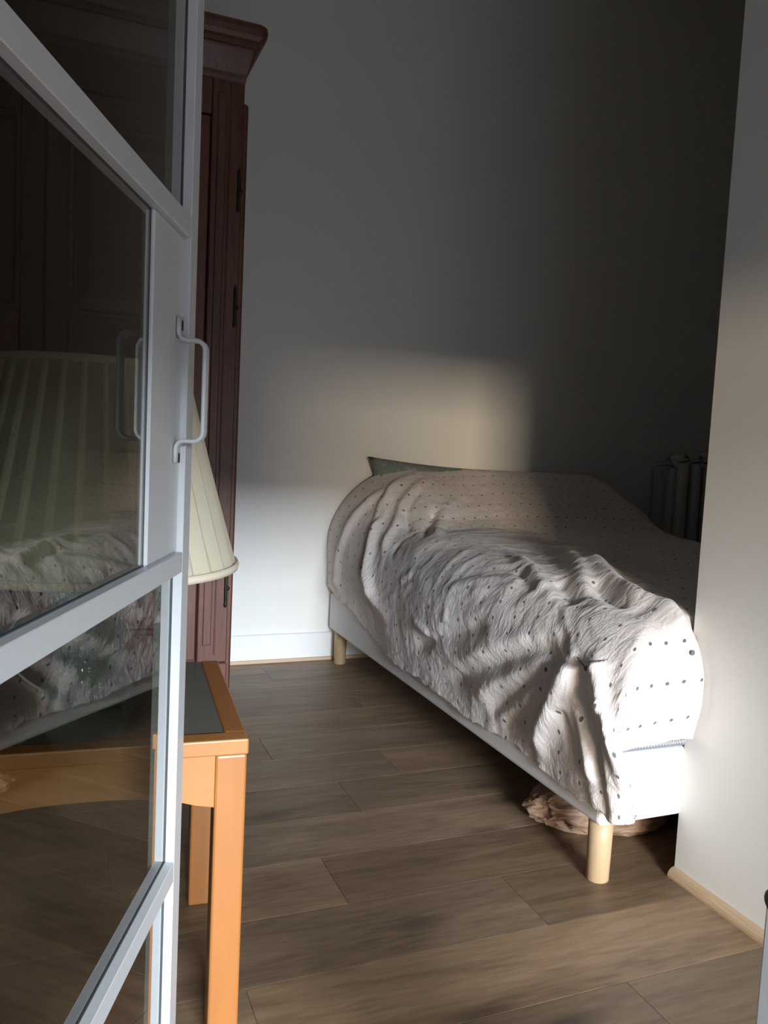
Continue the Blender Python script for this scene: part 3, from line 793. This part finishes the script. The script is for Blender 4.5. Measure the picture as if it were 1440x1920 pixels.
# ---------- end duvet sheet ----------------------------------------------
RIDGES = [
    (0.024, 0.022, [(0.108, 1.688), (0.113, 1.8), (0.133, 1.857), (0.146, 1.906), (0.188, 1.967), (0.234, 2.051), (0.282, 2.146), (0.319, 2.188), (0.388, 2.259), (0.485, 2.319)]),
    (0.018, 0.02, [(-0.239, 2.269), (-0.2, 2.347), (-0.116, 2.338), (0.009, 2.279), (0.109, 2.269), (0.21, 2.249), (0.319, 2.239)]),
    (0.014, 0.02, [(0.247, 1.828), (0.288, 1.896), (0.341, 1.957), (0.371, 2.072), (0.435, 2.167), (0.523, 2.279)]),
    (-0.014, 0.014, [(0.408, 1.809), (0.385, 1.967), (0.382, 1.999), (0.417, 2.104), (0.47, 2.188)]),
    (-0.02, 0.016, [(0.455, 1.66), (0.481, 1.828), (0.51, 1.967), (0.553, 2.051)]),
    (0.012, 0.025, [(0.447, 1.585), (0.533, 1.896), (0.575, 2.03), (0.658, 2.104)]),
    (-0.016, 0.014, [(0.061, 2.009), (0.117, 2.009), (0.181, 2.051), (0.257, 2.083), (0.294, 2.177)]),
    (-0.012, 0.014, [(0.339, 1.809), (0.306, 1.772)]),
    (0.03, 0.028, [(0.773, 1.176), (0.65, 0.924), (0.56, 0.72), (0.519, 0.58), (0.544, 0.523), (0.535, 0.445), (0.552, 0.41)]),
    (-0.022, 0.02, [(0.535, 0.785), (0.489, 0.654), (0.474, 0.533)]),
    (0.018, 0.02, [(0.773, 1.287), (0.691, 1.12), (0.519, 0.803), (0.457, 0.654)]),
    (0.016, 0.02, [(0.576, 1.26), (0.519, 1.111), (0.426, 0.896), (0.405, 0.803)]),
    (-0.018, 0.016, [(0.47, 1.045), (0.438, 0.971), (0.394, 0.831)]),
    (-0.018, 0.018, [(0.473, 0.859), (0.433, 0.757), (0.409, 0.673)]),
    (0.012, 0.016, [(0.593, 0.552), (0.56, 0.491), (0.576, 0.45)]),
    (-0.012, 0.02, [(0.064, 1.427), (0.106, 1.315), (0.202, 1.083), (0.26, 0.943)]),
    (-0.014, 0.022, [(0.011, 1.194), (0.065, 1.083), (0.168, 0.869), (0.244, 0.71), (0.3, 0.636)]),
    (0.01, 0.022, [(0.1, 1.111), (0.211, 0.878), (0.276, 0.729)]),
    (-0.014, 0.022, [(-0.009, 0.962), (0.101, 0.794), (0.195, 0.673), (0.276, 0.617)]),
    (0.012, 0.022, [(0.017, 1.018), (0.134, 0.822), (0.235, 0.654)]),
    (-0.013, 0.022, [(-0.043, 0.878), (0.091, 0.701), (0.195, 0.626)]),
    (0.012, 0.02, [(-0.022, 0.915), (0.091, 0.748), (0.199, 0.636)]),
    (-0.026, 0.016, [(0.26, 0.542), (0.246, 0.523), (0.193, 0.505), (0.128, 0.45), (0.071, 0.407), (0.002, 0.387)]),
    (0.02, 0.018, [(0.3, 0.483), (0.283, 0.466), (0.224, 0.409), (0.171, 0.333), (0.097, 0.295), (0.034, 0.299)]),
    (-0.012, 0.012, [(0.143, 0.589), (0.099, 0.561), (0.053, 0.523)]),
    (0.022, 0.022, [(0.266, 0.57), (0.238, 0.561), (0.15, 0.599), (0.062, 0.654), (-0.058, 0.682)]),
    (0.014, 0.018, [(0.198, 0.523), (0.152, 0.488), (0.076, 0.447), (0.001, 0.442)]),
    (0.01, 0.018, [(0.29, 1.232), (0.36, 1.111), (0.426, 0.934)]),
    (0.008, 0.015, [(0.242, 1.604), (0.295, 1.53)]),
    (0.008, 0.012, [(0.262, 1.194), (0.211, 1.194)]),
    (0.009, 0.015, [(0.317, 1.12), (0.379, 0.952)]),
    (0.008, 0.012, [(0.162, 1.418), (0.146, 1.334), (0.13, 1.287)]),
]
TIES = [[(0.28, 0.542), (0.267, 0.498)], [(0.576, 0.395), (0.527, 0.376)]]
nu, nv = 330, 270
uu = np.concatenate([np.linspace(-1, 0, 120, endpoint=False), np.linspace(0, 1, 160, endpoint=False), np.linspace(1, 2, 50)])
vv = np.concatenate([np.linspace(-1, 0, 70, endpoint=False), np.linspace(0, 1, 230)])
U, V = np.meshgrid(uu, vv, indexing='ij')
dx_, dy_, dz_, UA, UB, GX, GY = duvet_base(U, V)
P3 = np.stack([dx_, dy_, dz_], -1)
# wavy hem on the left side
def normals(P):
    du = np.gradient(P, axis=0); dv = np.gradient(P, axis=1)
    nn = np.cross(du, dv); nn /= np.maximum(np.linalg.norm(nn, axis=-1, keepdims=True), 1e-9)
    return nn
Nn = normals(P3)
wa = UA + 0.05 * lattice_noise(UA * 5, UB * 5, 1); wb = UB + 0.05 * lattice_noise(UA * 5 + 9, UB * 5, 2)
disp = 0.013 * lattice_noise(wa * 3.2, wb * 3.0, 3) + 0.005 * lattice_noise(wa * 7, wb * 6, 4)
rid = 1 - np.abs(lattice_noise(wa * 9 + wb * 3, wb * 8 - wa * 4, 5)) * 2
disp += 0.0028 * np.maximum(rid, -0.3)
rid2 = 1 - np.abs(lattice_noise(wa * 22 + wb * 6, wb * 20 - wa * 7, 6)) * 2
disp += 0.0015 * np.maximum(rid2, -0.2)
disp += 0.0008 * lattice_noise(wa * 55, wb * 50, 7)
for amp, wd, pts in RIDGES:
    d2 = np.full(UA.shape, 1e9); tt_ = np.zeros(UA.shape)
    tot = len(pts) - 1
    for i in range(tot):
        a0 = np.array(pts[i]); a1 = np.array(pts[i + 1]); e = a1 - a0; L2 = max(e @ e, 1e-9)
        t = np.clip(((wa * .35 + UA * .65 - a0[0]) * e[0] + (wb * .35 + UB * .65 - a0[1]) * e[1]) / L2, 0, 1)
        q = (UA - a0[0] - t * e[0]) ** 2 + (UB - a0[1] - t * e[1]) ** 2
        mk = q < d2
        d2 = np.where(mk, q, d2); tt_ = np.where(mk, (i + t) / tot, tt_)
    taper = np.clip(np.minimum(tt_, 1 - tt_) * 6, 0.25, 1)
    disp += 1.35 * amp * taper * np.exp(-d2 / (2 * wd * wd))
# keep the hidden edge by the partition and the head flat
calm = (1 - sstep(1.33, 1.40, dx_) * (1 - sstep(1.50, 1.60, dy_))) * (1 - 0.7 * sstep(3.36, 3.45, dy_))
side_in = sstep(0.30, 0.45, GX)
disp = disp * calm
disp = np.where(side_in > 0, np.maximum(disp, -0.012 + 0 * disp) * side_in + disp * (1 - side_in), disp)
P3 = P3 + Nn * disp[..., None]
# hem scallops
hem = sstep(-0.75, -1.0, U)
P3[..., 2] += hem * (0.012 * lattice_noise(UB * 9, UB * 0 + 3.3, 8) + 0.006 * lattice_noise(UB * 30, UB * 0 + 1.3, 9)) * (1 - sstep(0.02, 0.2, GY))
# never inside the mattress / base
P3[..., 0] = np.where((P3[..., 2] < 0.30) & (U < 0.3), np.minimum(P3[..., 0], np.where(P3[..., 1] > BY0 + 0.01, BX0 - 0.004, 9)), P3[..., 0])
low = (P3[..., 2] < 0.5) & (V < 0) & (P3[..., 0] < XP)
P3[..., 1] = np.where(low, np.minimum(P3[..., 1], np.where(P3[..., 0] > BX0 + 0.004, BY0 - 0.005, 9)), P3[..., 1])
# never inside the partition or the wall
xs, ys = P3[..., 0], P3[..., 1]
P3[..., 0] = np.where((ys < YP + 0.004) & (xs > XP - 0.003), XP - 0.003, xs)
P3[..., 1] = np.minimum(P3[..., 1], Y1 - 0.006)
nu, nv = P3.shape[:2]
idx = np.arange(nu * nv).reshape(nu, nv)
faces = np.stack([idx[:-1, :-1], idx[1:, :-1], idx[1:, 1:], idx[:-1, 1:]], -1).reshape(-1, 4)
dorg = np.array([bcx, bcy, 0.55])
me = bpy.data.meshes.new('duvet')
me.from_pydata((P3.reshape(-1, 3) - dorg).tolist(), [], faces.tolist())
uvl = me.uv_layers.new(name='sheet')
li = np.empty(len(me.loops), dtype=np.int32); me.loops.foreach_get('vertex_index', li)
uvs = np.stack([UA.reshape(-1)[li], UB.reshape(-1)[li]], -1).astype(np.float32)
uvl.data.foreach_set('uv', uvs.reshape(-1))
me.polygons.foreach_set('use_smooth', np.ones(len(me.polygons), dtype=bool))
me.update()
duv = link('duvet', me, M['duvet']); duv.location = dorg.tolist()
tag(duv, 'rumpled off-white duvet with small dark leaf dots spread over the bed', 'duvet')
so = duv.modifiers.new('thickness', 'SOLIDIFY'); so.thickness = 0.006; so.offset = -1.0
# button ties near the foot
def surf(a, b_):
    i = np.argmin((UA - a) ** 2 + (UB - b_) ** 2); i = np.unravel_index(i, UA.shape)
    return Vector(P3[i]) - Vector(dorg), Vector(Nn[i])
for (p0, p1) in TIES:
    (A_, n0), (B_, n1) = surf(*p0), surf(*p1)
    offv = (n0 + n1).normalized() * 0.006
    t_ = tube('tie', [A_ + offv, (A_ + B_) / 2 + offv * 1.6, B_ + offv], 0.0016, M['tie'], duv, 8)
    bm = bmesh.new(); bmesh.ops.create_uvsphere(bm, u_segments=12, v_segments=8, radius=0.0062)
    for v in bm.verts: v.co.y *= 0.6
    o = link('button', bm_mesh(bm, 'button', True), M['tie'], t_); o.location = B_ + offv

# ======================= crumpled bag under the bed =======================
bm = bmesh.new(); bmesh.ops.create_icosphere(bm, subdivisions=5, radius=1.0)
rs = random.Random(3)
from mathutils import noise as mnoise
for v in bm.verts:
    c = v.co.copy()
    k = 1 + 0.20 * mnoise.noise(c * 1.3) + 0.10 * (1 - 2 * abs(mnoise.noise(c * 2.2 + Vector((4, 1, 2))))) + 0.06 * (1 - 2 * abs(mnoise.noise(c * 4.5)))
    c *= k
    v.co = Vector((c.x * 0.19, c.y * 0.115, max(c.z * 0.062, -0.042)))
bag = link('paper_bag', bm_mesh(bm, 'paper_bag', False), M['bag'])
bag.location = (1.40, 1.745, 0.0425); bag.rotation_euler = (0, 0, math.radians(-6))
tag(bag, 'crumpled brown paper bag lying on the floor under the bed', 'bag')

# ======================= radiator in the alcove =======================
RX, RY = 3.00, 3.36
rad = tag(empty('radiator', (RX, RY, 0)), 'white column radiator on the dark wall past the bed', 'radiator')
def section_mesh():
    bm = bmesh.new()
    for cy in (-0.035, 0.035):
        pts = [(0, cy, 0.16), (0, cy, 0.20), (0, cy, 0.60), (0, cy, 0.93), (0, cy, 0.975)]
        add_tube(bm, pts, [0.026, 0.031, 0.031, 0.031, 0.026], 14)
    for zc in (0.155, 0.985):
        pts = []
        for k in range(13):
            t = k / 12 * math.pi
            s = 1 if zc > 0.5 else -1
            pts.append((0, -0.035 * math.cos(t), zc + s * 0.022 * math.sin(t)))
        add_tube(bm, pts, 0.030, 12)
    return bm_mesh(bm, 'section', True)
sec = section_mesh()
NS = 9; pitch = 0.084
for k in range(NS):
    o = link('section', sec, M['radiator'], rad); o.location = (k * pitch + 0.035, 0, 0)
for zc in (0.17, 0.97):
    tube('header_pipe', [(-0.004, 0, zc), (NS * pitch - 0.02, 0, zc)], 0.021, M['radiator'], rad, 12)
tube('valve_pipe', [(-0.10, 0.04, 0.0), (-0.10, 0.04, 0.93), (-0.095, 0.03, 0.965), (-0.07, 0.0, 0.97), (0.0, 0, 0.97)], 0.009, M['radiator'], rad, 10)
for k in (0, NS - 1):
    o = lathe('foot', [(0.030, 0.0), (0.024, 0.01), (0.014, 0.04), (0.018, 0.12), (0.024, 0.16)], M['radiator'], rad, 14)
    o.location = (k * pitch + 0.035, 0, 0)

# ======================= small white cabinet at the right edge =======================
CX0, CX1, CY0, CY1, CZ = 0.447, 0.660, 0.14, 0.384, 0.78
cab = tag(empty('cabinet', ((CX0 + CX1) / 2, (CY0 + CY1) / 2, 0)), 'small white cabinet with a dark round knob near the partition', 'cabinet')
hx, hy = (CX1 - CX0) / 2, (CY1 - CY0) / 2
box('body', -hx + 0.014, hx, -hy, hy, 0.04, CZ - 0.018, M['cabinet'], cab, 0.003)
box('top', -hx, hx, -hy, hy, CZ - 0.018, CZ, M['cabinet'], cab, 0.004)
for sx in (-hx + 0.03, hx - 0.03):
    for sy in (-hy + 0.03, hy - 0.03):
        lathe('foot', [(0.014, 0.0), (0.018, 0.04)], M['cabinet'], cab, 14, True, (sx, sy, 0))
dr = box('door', -hx, -hx + 0.0145, -hy + 0.004, hy - 0.004, 0.055, CZ - 0.028, M['cabinet'], cab, 0.002)
kb = lathe('knob', [(0.004, 0.0), (0.004, 0.003), (0.007, 0.004), (0.0085, 0.006), (0.006, 0.008), (0.001, 0.009)], M['knob'], dr, 20)
kb.location = (-hx, hy - 0.016, 0.712); kb.rotation_euler = (0, -math.pi / 2, 0)
